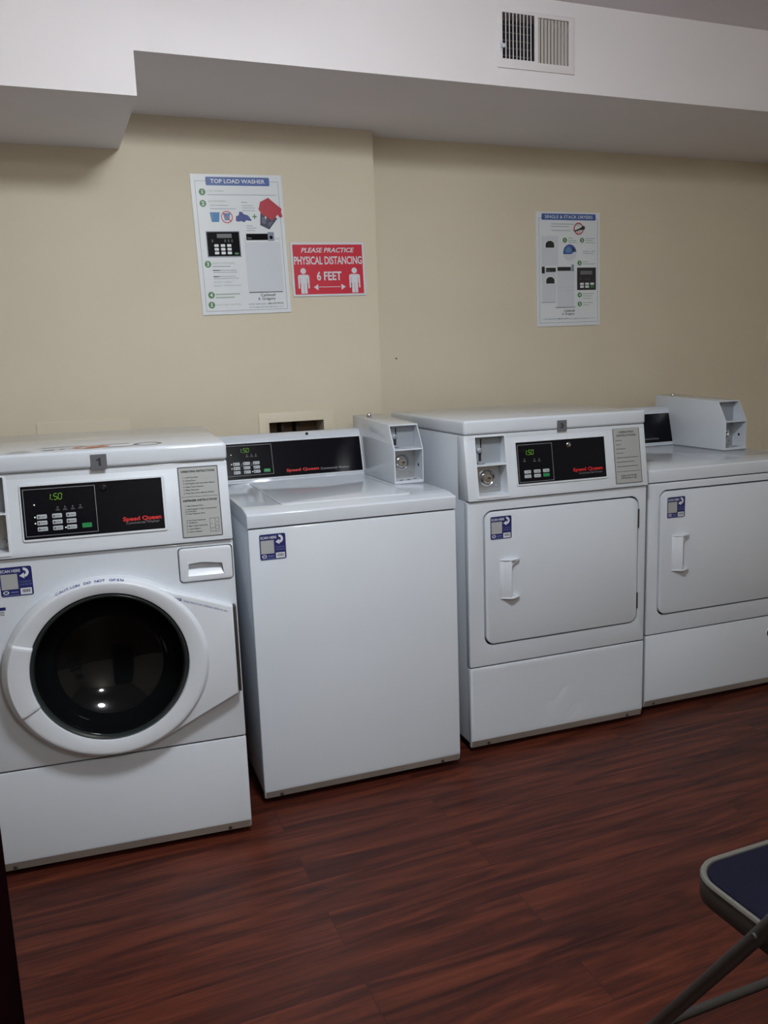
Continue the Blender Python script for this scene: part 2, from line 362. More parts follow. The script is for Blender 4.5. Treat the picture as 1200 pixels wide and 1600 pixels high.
# ------------------------------------------------------------------ posters and sign
P1 = lambda x, z: (x - .015 + .031 * z, z - .02 * x)
P = Print(rot=.025); W_, H_ = .322, .473
P.slab(0, W_, 0, H_, .004, PAPER); O = .0043; O2 = .0047; O3 = .0051
def num(P, n, x, z, r=.0115):
    P.disc(x, z, r, PGREEN, O2); P.text(str(n), x, z - r * .55, r * 1.15, PAPER, out=O3, bold=.03, align='c')
def bar(P, x0, x1, z, h, m): P.rect(x0, x1, z - h / 2, z + h / 2, m, O2)
P.frame(.014, W_ - .013, .012, H_ - .022, .0013, PLINE, O)
P.rect(.052, .277, .436, .464, PBLUE, O2, r=.004); P.text('TOP LOAD WASHER', .1645, .4435, .0135, PAPER, w=.192, out=O3, bold=.015, align='c')
u = lambda x, z: P1(x, z)
num(P, 1, .037, .414); num(P, 2, .036, .376)
P.text('LOAD WASHER', .053, .415, .0055, PFAINTG, w=.058, out=O2); bar(P, .053, .300, .4055, .0022, PFAINT)
P.text('ADD DETERGENT', .053, .381, .0055, PFAINTG, w=.066, out=O2); bar(P, .060, .125, .370, .0025, PFAINT); bar(P, .060, .150, .359, .0025, PFAINT)
bar(P, .170, .192, .381, .0028, PFAINT); bar(P, .172, .212, .370, .0022, PFAINT); bar(P, .172, .218, .362, .0022, PFAINT); bar(P, .172, .218, .353, .0022, PFAINT)
P.poly([(.057, .347), (.091, .347), (.087, .315), (.061, .315)], PCYAN, O2); P.rect(.062, .066, .322, .343, PPALEB, O3)
P.poly([(.103, .344), (.128, .344), (.124, .320), (.107, .320)], PPALEB, O2); P.rect(.104, .127, .336, .344, PCYAN, O2 + .0001)
P.ring(.1155, .331, .0175, .0205, PRED, O3); P.line((.102, .345), (.129, .317), .003, PRED, O3)
P.poly([(.146, .318), (.148, .334), (.158, .338), (.160, .349), (.170, .349), (.176, .341), (.190, .337), (.202, .322), (.200, .318), (.184, .321), (.176, .314), (.165, .318), (.156, .316)], PNAVY, O2)
for a in range(6): P.line((.150 + a * .008, .322), (.156 + a * .008, .334), .0018, PBLUE, O3)
P.rect(.206, .222, .331, .335, PGREEN, O2); P.rect(.212, .216, .325, .341, PGREEN, O2 + .0001)
P.poly([(.236, .345), (.232, .304), (.264, .289), (.296, .326), (.27, .35)], PJEAN, O2); P.poly([(.241, .332), (.238, .310), (.253, .308), (.255, .330)], PJEAN2, O2 + .0001)
P.poly([(.262, .312), (.264, .298), (.281, .316)], PJEAN2, O2 + .0001); P.poly([(.250, .334), (.254, .322), (.257, .332)], PAPER, O3)
P.poly([(.268, 0.3970), (.238, 0.3823), (.230, 0.3565), (.242, 0.3400), (.262, 0.3289), (.276, 0.3197), (.292, 0.3326), (.298, 0.3400), (.306, 0.3289), (.316, 0.3326), (.312, 0.3473), (.314, 0.3602), (.300, 0.3712)], PRED2, O3)
bar(P, .182, .204, .302, .0028, PFAINT); bar(P, .182, .218, .294, .0025, PFAINT); bar(P, .182, .212, .286, .0025, PFAINT)
P.rect(.036, .155, .196, .284, PLINE, O2); P.rect(.039, .152, .200, .281, BLACKP, O2 + .0002); P.rect(.074, .126, .261, .275, DKGREY, O3)
for a, (bx0, bw) in enumerate(((.062, .015), (.085, .015), (.107, .015))):
    for c in range(3): P.rect(bx0, bx0 + bw, .231 - c * .0125, .240 - c * .0125, PAPER, O3, r=.002)
P.disc(.139, .208, .008, PGREEN, O3, rz=.0035)
for x in (.054, .099, .111, .123): P.text('8', x, .247, .009, DKGREY, out=O3)
num(P, 3, .034, .173)
P.text('SELECT CYCLE LEVEL', .049, .173, .0055, PFAINTG, w=.080, out=O2); bar(P, .049, .113, .165, .002, PLINE)
for z, x1 in ((.152, .133), (.145, .135), (.131, .128), (.124, .139)): bar(P, .049, x1, z, .0022, PFAINT)
bar(P, .049, .072, .152, .0024, PLINE); bar(P, .049, .070, .131, .0024, PLINE)
P.text('SELECT FABRIC', .049, .109, .005, PFAINT, w=.066, out=O2); P.text('SELECT TEMPERATURE', .049, .097, .005, PFAINT, w=.096, out=O2)
num(P, 4, .036, .068); bar(P, .050, .138, .070, .004, PFAINTG); bar(P, .050, .118, .059, .004, PFAINTG)
num(P, 5, .034, .034); P.text('PUSH START BUTTON', .049, .031, .0052, PFAINTG, w=.090, out=O2)
P.rect(.170, .300, .076, .262, PGREY, O2); P.rect(.174, .298, .246, .253, PAPER, O2 + .0001); P.rect(.178, .256, .253, .275, BLACKP, O2 + .0002); P.rect(.256, .279, .250, .280, PLINE, O2 + .0002)
P.disc(.268, .262, .006, BLACKP, O3); P.rect(.172, .296, .072, .0745, INK, O3); P.text('line', .183, .257, .007, GREYLINE, out=O3)
P.text('Caldwell', .240, .0585, .0095, INK, w=.054, out=O2, bold=.01, align='c'); P.text('Gregory', .242, .046, .0095, INK, w=.049, out=O2, bold=.01, align='c'); P.text('&', .203, .046, .0095, PBLUE, out=O2)
P.text('FOR SERVICE:', .168, .030, .005, PPALEB, w=.064, out=O2); P.text('800.927.9274', .238, .030, .006, INK, w=.056, out=O2, bold=.01); P.text('service@caldwellandgregory.com', .168, .020, .0042, PLINE, w=.126, out=O2)
P = P.build('poster', loc=(.796, -BUMP - .0005, 1.467)); tag(P, 'white TOP LOAD WASHER instruction poster with a picture of a red shirt', 'poster', 'laundry instruction posters')

P = Print(rot=.018); P.slab(0, .284, 0, .191, .004, STWHITE); P.rect(.008, .276, .007, .183, PRED, O)
P.text('PLEASE PRACTICE', .142, .155, .0165, STWHITE, w=.205, out=O2, bold=.02, shear=.25, align='c')
P.text('PHYSICAL DISTANCING', .142, .113, .028, STWHITE, w=.262, out=O2, bold=.02, align='c')
P.text('6 FEET', .142, .056, .031, STWHITE, w=.096, out=O2, bold=.025, align='c')
for cx in (.043, .241):
    P.disc(cx, .090, .0105, STWHITE, O2)
    P.rect(cx - .0215, cx + .0215, .046, .077, STWHITE, O2, r=.008); P.rect(cx - .0215, cx - .0155, .028, .062, STWHITE, O2 + .0001, r=.002); P.rect(cx + .0155, cx + .0215, .028, .062, STWHITE, O2 + .0001, r=.002)
    P.rect(cx - .012, cx - .0006, .010, .06, STWHITE, O2 + .0001, r=.001); P.rect(cx + .0006, cx + .012, .010, .06, STWHITE, O2 + .0001, r=.001)
    P.line((cx - .0137, .028), (cx - .0137, .066), .0014, PRED, O3); P.line((cx + .0137, .028), (cx + .0137, .066), .0014, PRED, O3)
P.poly([(.080, .032), (.097, .043), (.097, .021)], STWHITE, O2); P.poly([(.204, .032), (.187, .043), (.187, .021)], STWHITE, O2)
for k in range(20): P.rect(.099 + k * .0043, .1018 + k * .0043, .031, .034, STWHITE, O2)
P = P.build('sign', loc=(1.129, -BUMP - .0005, 1.529)); tag(P, 'red and white PLEASE PRACTICE PHYSICAL DISTANCING 6 FEET sign on the beige wall', 'sign')

P = Print(rot=.012); W_, H_ = .317, .466
P.slab(0, W_, 0, H_, .004, PAPER); P.frame(.013, W_ - .012, .014, H_ - .025, .0013, PLINE, O)
P.rect(.027, .295, .434, .459, PBLUE, O2, r=.004); P.text('SINGLE & STACK DRYERS', .161, .4405, .0125, PAPER, w=.236, out=O3, bold=.01, align='c')
for z, a, b in ((.418, .072, .185), (.408, .072, .160), (.392, .075, .168)): bar(P, a, b, z, .003, PFAINT)
P.ring(.209, .400, .020, .0245, PRED2, O2); P.poly([(.178, .397), (.190, .393), (.215, .402), (.232, .412), (.240, .409), (.240, .397), (.215, .394), (.190, .387)], INK, O3)
P.text('NO', .209, .410, .008, PLINE, out=O2, align='c'); P.text('LINT', .209, .383, .007, PRED2, out=O2, align='c')
P.frame(.024, .108, .248, .370, .001, PGREY, O); P.rect(.026, .106, .250, .368, PGREY, O - .0001)
P.poly([(.045, .322), (.087, .322), (.087, .335)] + [(.066 + .021 * math.cos(math.radians(a)), .334 + .016 * math.sin(math.radians(a))) for a in range(0, 181, 15)][1:], PAPER, O2)
def arch(cx, z0, w, h, m, o): P.poly([(cx - w, z0), (cx + w, z0)] + [(cx + w * math.cos(math.radians(a)), z0 + h * .45 + h * .55 * math.sin(math.radians(a))) for a in range(0, 181, 12)], m, o)
arch(.0665, .319, .026, .035, PAPER, O2); arch(.0665, .3225, .0205, .0275, INK, O3)
P.rect(.026, .094, .100, .226, PGREY, O - .0001); arch(.0665, .173, .026, .035, PAPER, O2); arch(.0665, .1765, .0205, .0275, INK, O3)
P.rect(.025, .040, .218, .246, INK, O2); P.rect(.046, .094, .224, .241, INK, O2); P.text('lines', .050, .228, .006, GREYLINE, out=O3)
P.rect(.100, .186, .078, .232, PGREY, O2); P.rect(.102, .169, .228, .244, INK, O3); P.rect(.172, .184, .226, .254, PLINE, O2 + .0001); P.line((.102, .160), (.184, .162), .0008, PFAINT, O3); P.line((.102, .146), (.184, .148), .0008, PFAINT, O3)
P.rect(.022, .090, .0985, .1005, PLINE, O3); P.rect(.091, .190, .0765, .0785, INK, O3)
for n, x, z in ((1, .140, .353), (2, .226, .353), (3, .213, .260), (4, .213, .128), (5, .213, .090)): num(P, n, x, z, .0105)
for x0, x1, z, m in ((.155, .180, .361, PFAINTG), (.155, .198, .352, PFAINTG), (.157, .200, .344, PFAINT), (.243, .292, .360, PFAINT), (.243, .280, .352, PFAINT), (.241, .292, .343, PFAINT), (.228, .262, .308, PFAINT), (.272, .292, .309, PFAINT), (.230, .285, .300, PFAINT),
                     (.229, .255, .265, PFAINTG), (.229, .292, .256, PFAINTG), (.228, .286, .133, PFAINTG), (.228, .276, .123, PFAINTG), (.228, .272, .112, PFAINTG), (.228, .280, .095, PFAINTG), (.228, .262, .085, PFAINTG)): bar(P, x0, x1, z, .0028, m)
P.disc(.164, .303, .034, PGREY, O2, rz=.034); P.poly([(.131, .296)] + [(.164 + .033 * math.cos(math.radians(a)), .303 + .033 * math.sin(math.radians(a))) for a in range(192, -10, -12)] + [(.190, .308), (.170, .296)], PBLUE, O2 + .0002)
P.poly([(.140, .312), (.156, .328), (.170, .322), (.172, .306), (.152, .300)], PPALEB, O3); P.poly([(.174, .326), (.188, .318), (.190, .304), (.178, .310)], PJEAN, O3)
P.rect(.200, .296, .148, .241, INK, O2); P.rect(.216, .276, .212, .228, DKGREY, O3)
for a, bx0 in enumerate((.215, .241, .267)):
    for c in range(2): P.rect(bx0, bx0 + .019, .169 - c * .012, .178 - c * .012, PGREEN if (a == 2 and c == 1) else PAPER, O3, r=.002)
for x in (.216, .244, .258): P.text('i', x, .190, .010, GREYLINE, out=O3)
P.text('Caldwell', .160, .0585, .0095, INK, w=.054, out=O2, bold=.01, align='c'); P.text('Gregory', .162, .046, .0095, INK, w=.048, out=O2, bold=.01, align='c'); P.text('&', .124, .046, .0095, PBLUE, out=O2)
P.text('FOR SERVICE:', .030, .028, .005, PPALEB, w=.064, out=O2); P.text('800.927.9274', .100, .028, .005, INK, w=.056, out=O2); P.text('service@caldwellandgregory.com', .160, .028, .0045, PLINE, w=.132, out=O2)
P = P.build('poster', loc=(2.211, -.0005, 1.406)); tag(P, 'white SINGLE & STACK DRYERS instruction poster above the dryers', 'poster', 'laundry instruction posters')

# ------------------------------------------------------------------ machine parts
CT = (.842, -.010, .146)      # tilted control panel surface
KT = (.892, .585, .25)        # tilted rear console surface
def cty(z, out=0.0, S=CT): return S[1] + (z - S[0]) * S[2] - out

def digits(P, x0, z0, w, h, out):
    # seven segment reading 1.50
    def seg(x, z, ww, hh, on, t):
        sl = .12
        q = {'a': ((0, 1), (1, 1)), 'b': ((1, .5), (1, 1)), 'c': ((1, 0), (1, .5)), 'd': ((0, 0), (1, 0)), 'e': ((0, 0), (0, .5)), 'f': ((0, .5), (0, 1)), 'g': ((0, .5), (1, .5))}
        for k in on:
            a, b = q[k]; A = (x + a[0] * ww + a[1] * hh * sl, z + a[1] * hh); B = (x + b[0] * ww + b[1] * hh * sl, z + b[1] * hh)
            d = (B[0] - A[0], B[1] - A[1]); A = (A[0] + d[0] * .12, A[1] + d[1] * .12); B = (B[0] - d[0] * .12, B[1] - d[1] * .12)
            P.line(A, B, t, LEDG, out)
    dw = w * .27; t = h * .105
    seg(x0 - dw * .6, z0, dw, h, 'bc', t); P.disc(x0 + w * .26, z0, t * .7, LEDG, out, n=8)
    seg(x0 + w * .37, z0, dw, h, 'afgcd', t); seg(x0 + w * .74, z0, dw, h, 'abcdef', t)

def scan_sticker(parent, x, z, y=0.0):
    P = Print((0, y, 0)); W, H = .075, .074
    P.rect(x - .002, x + W + .002, z - .002, z + H + .002, STWHITE, .0004, r=.006); P.rect(x, x + W, z, z + H, NAVY, .0007, r=.005)
    P.text('SCAN HERE', x + .003, z + H - .0135, .0075, STWHITE, w=.046, out=.0010, bold=.02)
    P.rect(x + .003, x + .041, z + .018, z + H - .0175, STGREY, .0010)
    P.ring(x + .056, z + H - .0155, .0055, .0120, STWHITE, .0010, n=16, a0=-80, a1=95); P.poly([(x + .0455, z + H - .0235), (x + .057, z + H - .016), (x + .057, z + H - .031)], STWHITE, .0010)
    P.text('TO REPORT', x + .044, z + .033, .004, STBLUE, w=.028, out=.0010); P.text('A PROBLEM', x + .044, z + .026, .004, STBLUE, w=.028, out=.0010)
    P.disc(x + .012, z + .0105, .007, STWHITE, .0010, rz=.0045); P.disc(x + .012, z + .0105, .0045, NAVY, .0012, rz=.0022)
    P.rect(x + .023, x + .040, z + .009, z + .012, STBLUE, .0010); P.rect(x + .003, x + .042, z + .003, z + .0045, STBLUE, .0010)
    P.rect(x + .045, x + .071, z + .003, z + .019, STWHITE, .0010)
    for k in range(9): P.rect(x + .049 + k * .0021, x + .0498 + k * .0021 + (k % 3) * .0003, z + .008, z + .016, INK, .0013)
    o = P.build('scan_sticker', parent); tag(o, 'navy and white SCAN HERE sticker'); return o

def number_tag(parent, n, x0, x1, z0, z1, y):
    P = Print((0, y, 0)); P.rect(x0, x1, z0, z1, NUMTAG, .0006)
    cx, cz, h = (x0 + x1) / 2, (z0 + z1) / 2, (z1 - z0) * .52
    if n == 1: P.poly([(cx - .0005, cz - h / 2), (cx + .0045, cz - h / 2), (cx + .0045, cz + h / 2), (cx + .0012, cz + h / 2), (cx - .0065, cz + h * .22), (cx - .0065, cz + h * .10), (cx - .0005, cz + h * .2)], INK, .0010)
    else: P.text(str(n), (x0 + x1) / 2, z0 + (z1 - z0) * .27, (z1 - z0) * .46, INK, out=.0010, bold=.03, align='c', w=(.0075 if n == 1 else .013))
    o = P.build('number_tag', parent); tag(o, 'grey tag with the number %d' % n)

def body_and_base(t, W, D, ztop, cuts):
    b = MB(); b.box(.0015, W - .0015, .018, D, .030, ztop, .003); b.build('cabinet', ENAMEL, t, cuts=cuts)
    for (fx, fy) in ((.05, .06), (W - .05, .06), (.05, D - .06), (W - .05, D - .06)):
        f = MB(); f.lathe([(.016, 0), (.018, .002), (.018, .010), (.008, .011), (.008, .031)], (fx, fy, 0), 'z', 16); f.build('foot', RUBBER, t)
def seams(t, W, zs, y0=.005):  # black boxes set behind the panel gaps as the shade in them
    for z in zs:
        b = MB(); b.box(.005, W - .005, y0, .0195, z - .006, z + .006); b.build('seam_shade', CAVITY, t)
def lip(b, W, z1, y1=.020, bev=.004):
    b.prism([(0.0, .044), (.007, .017), (y1, .017), (y1, z1), (0, z1)], 0, W, 'x', bev=bev, ends='all', seg=2); return b
def base_panel(t, W, z1, sx, dents=()):
    b = MB(); lip(b, W, z1)
    o = None
    if dents:
        # finer front sheet so that the dents are real dimples
        g = bmesh.new(); nx, nz = 110, 40; x0, x1, a0, a1 = .006, W - .006, .045, z1 - .006; vs_ = []
        for i in range(nx + 1):
            for j in range(nz + 1):
                x = x0 + (x1 - x0) * i / nx; z = a0 + (a1 - a0) * j / nz; y = -.0004
                for dx, dz, rx, rz_, dep, an in dents:
                    ca, sa = math.cos(an), math.sin(an); uu = (x - dx) * ca + (z - dz) * sa; vv = -(x - dx) * sa + (z - dz) * ca
                    y += dep * math.exp(-(uu / rx) ** 2 - (vv / rz_) ** 2)
                if i in (0, nx) or j in (0, nz): y = .0002
                vs_.append(g.verts.new((x, y, z)))
        for i in range(nx):
            for j in range(nz):
                k = i * (nz + 1) + j; g.faces.new((vs_[k], vs_[k + nz + 1], vs_[k + nz + 2], vs_[k + 1]))
        b._merge(g)
    o = b.build('base_panel', ENAMEL, t, angle=35)
    for x in sx:
        s_ = MB(); s_.lathe([(0, -.002), (.004, -.0015), (.0055, 0), (.0055, .004)], (x, .0035, .0265), 'y', 14); s_.build('screw', mat('dark_screw', (.06, .055, .05, 1), .5, .6), o)
    P = Print((0.044, -.0002, -.2593)); P.rect(.003, W - .003, .0185, .0415, ENAMELL, .0004); P.build('bottom_lip', o)  # strip that colours the lip with dirt and underside shade
    return o

def coin_parts(parent, x0, x1, yb, zb, zs, zt, S=None):
    """fittings inside a coin compartment: backs, shelf, lock, coin slider"""
    w = x1 - x0
    p = MB(); p.box(x0 + .0005, x1 - .0005, yb - .002, yb + .001, zb + .0005, zs - .002); p.build('lock_plate', STEEL, parent)
    p = MB(); p.box(x0 + .0005, x1 - .0005, yb - .002, yb + .001, zs + .002, zt - .0005); p.build('slide_plate', DULLM, parent)
    cx, cz = x0 + w * .50, zb + (zs - zb) * .52
    l = MB(); l.lathe([(.027, -.0005), (.027, -.005), (.0235, -.008), (.021, -.006), (.020, .0)], (cx, yb - .002, cz), 'y', 32)
    l.lathe([(.0165, .0), (.0165, -.010), (.014, -.0125), (0, -.013)], (cx, yb - .002, cz), 'y', 28); l = l.build('lock', CHROME, parent)
    k = MB(); k.box(cx - .001, cx + .009, yb - .0162, yb - .0148, cz - .0022, cz + .0022); k.build('keyhole', CAVITY, parent)
    s_ = MB(); s_.lathe([(0, -.004), (.004, -.0035), (.006, 0)], (x1 - .014, yb - .002, zb + .020), 'y', 14); s_.build('screw', STEEL, parent)
    h = zt - zs; xs = x0 + w * .24
    d = MB(); d.box(xs + .006, xs + .010, yb - .0028, yb - .0018, zs + h * .58, zt - .008); d.build('coin_slot', CAVITY, parent)
    d = MB(); d.box(xs + .0, xs + .009, yb - .0028, yb - .0018, zs + .010, zs + h * .44); d.build('return_slot', CAVITY, parent)
    g = MB(); g.lathe([(.009, 0), (.009, -.006), (.006, -.009), (0, -.010)], (xs + .001, yb - .002, zs + h * .51), 'y', 20)
    g.build('coin_knob', DULLM, parent); g = MB(); g.box(xs - .008, xs + .016, yb - .018, yb - .002, zs + .003, zs + .008, .001); g.build('coin_tray', DULLM, parent)

def coin_box(t, x0, x1, zd):
    """separate coin case standing on the deck of a top-control machine"""
    x1_ = x1; a = .262; prof = [(a, zd), (a, zd + .113), (.308, zd + .192), (.695, zd + .207), (.695, zd)]
    b = MB(); b.prism(prof, x0, x1_, 'x', bev=.0025, ends='all')
    c1 = MB(); c1.prism([(a - .05, zd + .010), (a - .05, zd + .110), (.337, zd + .110), (.337, zd + .010)], x0 + .004, x1_ - .004, 'x')
    c2 = MB(); c2.prism([(a - .10, zd + .114), (a - .10, zd + .30), (.298, zd + .1875), (.337, zd + .1875), (.337, zd + .114)], x0 + .004, x1_ - .004, 'x')
    o = b.build('coin_box', ENAMEL, t, cuts=[c1, c2], angle=30)
    coin_parts(o, x0 + .004, x1_ - .004, .3365, zd + .010, zd + .112, zd + .1875)
    k = MB(); k.lathe([(.007, 0), (.009, .001), (.009, .004), (.006, .009), (0, .011)], ((x0 + x1_) / 2 - .006, .640, zd + .2045), 'z', 18); k.build('top_bolt', CHROME, o)
    for (hx, hy) in ((.030, .279), (.056, .281), (.086, .296)):
        h = MB(); h.lathe([(.0065, .0), (.0065, .0006), (0, .0006)], (x0 + hx, hy, zd + .0100), 'z', 14); h.build('knockout_hole', CAVITY, o)
    h = MB(); h.lathe([(.0055, -.0006), (.0055, 0)], (x1_ - .0038, .300, zd + .055), 'x', 14); h.build('knockout_hole', CAVITY, o)
    return o

def lock_knob(parent, x, z, S, m=CHROME, r=.0085):
    y = cty(z, 0.001, S); l = MB(); l.lathe([(r, .001), (r, -.003), (r * .75, -.005), (r * .6, -.0035)], (x, y, z), 'y', 24, cap=False)
    l.lathe([(r * .45, -.002), (r * .45, -.006), (0, -.0065)], (x, y, z), 'y', 16); l.build('lock', m, parent)

def display(t, S, bx0, bx1, bz0, bz1, px0, px1, frame_x, frame_z, kind, name2, sq, sub, dig, btn_cols, btn_rows, lamps, key=None, bezel=True):
    # raised bezel ring around a black glass panel
    hold = MB(); d_ = .0035
    pts_o = rrect(bx0, bx1, bz0, bz1, .006, 4); pts_i = rrect(px0, px1, bz0 + .0045, bz1 - .0045, .001, 4)
    bm = hold.bm; vo = []; vi = []; vo2 = []; vi2 = []
    n = len(pts_o)
    for p in pts_o: vo.append(bm.verts.new((p[0], cty(p[1], .0002, S), p[1]))); vo2.append(bm.verts.new((p[0] + (.0012 if p[0] < (bx0 + bx1) / 2 else -.0012), cty(p[1], d_, S), p[1])))
    for p in pts_i: vi2.append(bm.verts.new((p[0], cty(p[1], d_, S), p[1]))); vi.append(bm.verts.new((p[0], cty(p[1], .0004, S), p[1])))
    for i in range(n):
        j = (i + 1) % n
        bm.faces.new((vo[i], vo[j], vo2[j], vo2[i])); bm.faces.new((vo2[i], vo2[j], vi2[j], vi2[i])); bm.faces.new((vi2[i], vi2[j], vi[j], vi[i]))
    bmesh.ops.recalc_face_normals(bm, faces=bm.faces[:])
    o = hold.build('display_panel', ENAMEL2, t, angle=30)
    z0, z1 = bz0 + .0045, bz1 - .0045
    P = Print(S); P.rect(px0, px1, z0, z1, BLACKP, .0008)
    if frame_x: P.frame(frame_x[0], frame_x[1], frame_z[0], frame_z[1], .0012, GREYLINE, .0012)
    P.build('black_face', o)
    P = Print(S)
    P.text('Speed Queen', sq[0], sq[2], sq[3], REDP, w=sq[1] - sq[0], out=.0013, bold=.03)
    P.text(sub[4], sub[0], sub[2], sub[3], GREYLINE if kind == 'console' else DKGREY, w=sub[1] - sub[0], out=.0013, bold=.005)
    P.build('lettering', o)
    if dig:
        P = Print(S); digits(P, dig[0], dig[1], dig[2], dig[3], .0014); P.build('digit_display', o)
    if lamps:
        for x, z, on in lamps:
            P = Print(S)
            if on: P.disc(x, z, .0018, LEDW, .0014, n=12)
            else:
                P.disc(x, z, .0017, DKGREY, .0014, n=12); P.rect(x - .005, x + .005, z - .008, z - .0065, DKGREY, .0013); P.rect(x - .003, x + .003, z - .0045, z - .0035, DKGREY, .0013)
            P.build('indicator_lamp', o)
    for r_, z in enumerate(btn_rows):
        for c_, (a, b) in enumerate(btn_cols):
            g = (kind == 'dryer' and r_ == 1 and c_ == 2)
            B = MB(); B.prism(rrect(a, b, z, z + .0105, .002, 3), -.0026, -.0006, 'y', bev=.0007, ends='a', seg=1)
            B.bend(lambda co: (co.x, cty(co.z, 0, S) + co.y, co.z)); bo = B.build('start_button' if g else 'button', BTNG if g else BTN, o)
            if not g:
                if kind == 'dryer': s_ = ('3.00', '2.00', '1.50', '4.00', 'Other')[r_ * 3 + c_ if r_ == 0 else 3 + c_]; P = Print(S); P.text(s_, (a + b) / 2, z + .003, .0045, INK, w=(b - a) * .62, out=.0029, align='c')
                else: P = Print(S); P.rect(a + .003, a + .0065, z + .003, z + .0075, INK, .0029); P.rect(a + .008, b - .003, z + .004, z + .0068, PLINE, .0029)
                P.v = P.v; bo2 = P.build('legend', o)
    if kind != 'dryer' and btn_cols:
        a = btn_cols[-1][1] + .0125; z = btn_rows[-1] + .0005; B = MB(); B.prism(rrect(a, a + .023, z, z + .0115, .0015, 3), -.0026, -.0006, 'y', bev=.0007, ends='a', seg=1)
        B.bend(lambda co: (co.x, cty(co.z, 0, S) + co.y, co.z)); B.build('start_button', BTNG, o)
    if key: lock_knob(o, key[0], key[1], S, key[2])
    return o

def instruction_label(t, x0, x1, z0, z1, kind):
    P = Print(CT); P.rect(x0, x1, z0, z1, INK, .0005, r=.002); P.rect(x0 + .0022, x1 - .0022, z0 + .0022, z1 - .0022, LABELG, .0008)
    w = x1 - x0; T = lambda s_, x, z, h, ww=None, al='l', bo=.01: P.text(s_, x, z, h, INK, w=ww, out=.0011, align=al, bold=bo)
    if kind == 'washer':
        T('OPERATING INSTRUCTIONS', x0 + w / 2, 1.022 - .0005, .0052, w * .84, 'c', .045)
        ls = (('1. Load Laundry', 1.009, .38), ('2. Close Door', 1.001, .32), ('3. Add Supplies (See Instructions Below)', .9935, .78), ('4. Select Cycle Selection', .985, .50), ('5. Make Payment', .977, .38), ('6. Press Start (Once Machine Ready)', .969, .74))
        for s_, z, f in ls: T(s_, x0 + .012, z - .0015, .0035, w * f, bo=.02)
        P.rect(x0 + .005, x1 - .004, .9593, .9601, INK, .0011)
        T('DISPENSER INSTRUCTIONS', x0 + w / 2, .9475, .0052, w * .84, 'c', .045)
        for s_, z, f in (('1. Open Dispenser Door', .936, .45), ('2. Add Supplies To Each Compartment', .9275, .78), ('    as Indicated', .922, .27), ('3. Close Dispenser Door', .916, .48), ('A. Pre-Wash Detergent', .899, .48), ('    or Softener', .893, .28), ('B. Main Wash Detergent', .885, .52), ('C. Liquid Bleach', .8775, .34), ('D. Fabric Softener', .870, .38)): T(s_, x0 + .012, z - .001, .0035, w * f, bo=.02)
        a, b, c, d = x1 - .031, x1 - .008, .867, .902
        P.frame(a, b, c, d, .0008, INK, .0011); P.rect(a + .013, a + .0138, c, d, INK, .0011); P.rect(a, a + .013, c + .009, c + .0098, INK, .0011); P.rect(a + .013, b, c + .015, c + .0158, INK, .0011)
        for s_, x, z in (('A', a + .006, c + .020), ('C', a + .006, c + .003), ('B', a + .018, c + .005), ('D', a + .018, c + .023)): T(s_, x, z, .003, None, 'c')
    else:
        T('OPERATING', x0 + w / 2, 1.0225, .0062, w * .56, 'c', .03); T('INSTRUCTIONS', x0 + w / 2, 1.0115, .0062, w * .72, 'c', .03)
        for z, f in ((.999, .24), (.985, .20), (.971, .37), (.957, .28), (.942, .84), (.928, .70), (.913, .80)): P.rect(x0 + .009, x0 + .009 + w * f * .97, z - .0008, z + .0008, INK, .0011)
        P.rect(x0 + .005, x1 - .006, .8957, .8967, INK, .0011)
        T('CLEAN LINT FILTER', x0 + w / 2, .880, .0045, w * .60, 'c', .03); T('AFTER EACH USE', x0 + w / 2, .872, .0045, w * .58, 'c', .03)
    o = P.build('instruction_label', t); tag(o, 'silver label with black OPERATING INSTRUCTIONS'); return o

def control_front(t, W, cx0, cx1, cb=None):
    """tilted white control panel with the coin compartment cut into it"""
    z0, z1 = .8435, 1.0475
    b = MB(); b.prism([(cty(z0), z0), (cty(z1), z1), (.070, z1), (.070, z0)], 0, W, 'x', bev=.0035, ends='all')
    zs = .953; zb, zt = .860, 1.041
    c1 = MB(); c1.prism(rrect(cx0, cx1, zb, zs - .002, .002, 2), -.10, .045, 'y'); c2 = MB(); c2.prism(rrect(cx0, cx1, zs + .002, zt, .002, 2), -.10, .045, 'y')
    o = b.build('control_panel', ENAMEL3, t, cuts=[c1, c2], angle=30)
    coin_parts(o, cx0, cx1, .0445, zb, zs, zt)
    # thin raised surround of the compartment
    s_ = MB(); s_.prism(rrect(cx0 - .004, cx1 + .006, zb - .010, zt + .003, .004, 3), -.0025, .0, 'y', bev=.001, ends='a', seg=1); s_.bend(lambda co: (co.x, cty(co.z) + co.y, co.z))
    k1 = MB(); k1.prism(rrect(cx0, cx1, zb, zs - .002, .002, 2), -.10, .05, 'y'); k2 = MB(); k2.prism(rrect(cx0, cx1, zs + .002, zt, .002, 2), -.10, .05, 'y')
    s_.build('coin_surround', ENAMEL2, o, cuts=[k1, k2])
    return o

def top_cap(t, W, D, z0, z1, y0, bev=.009, extra=None):
    b = MB(); b.box(-.001, W + .001, y0, D, z0, z1, bev, 4)
    o = b.build('top_cap', ENAMEL, t, angle=50); return o

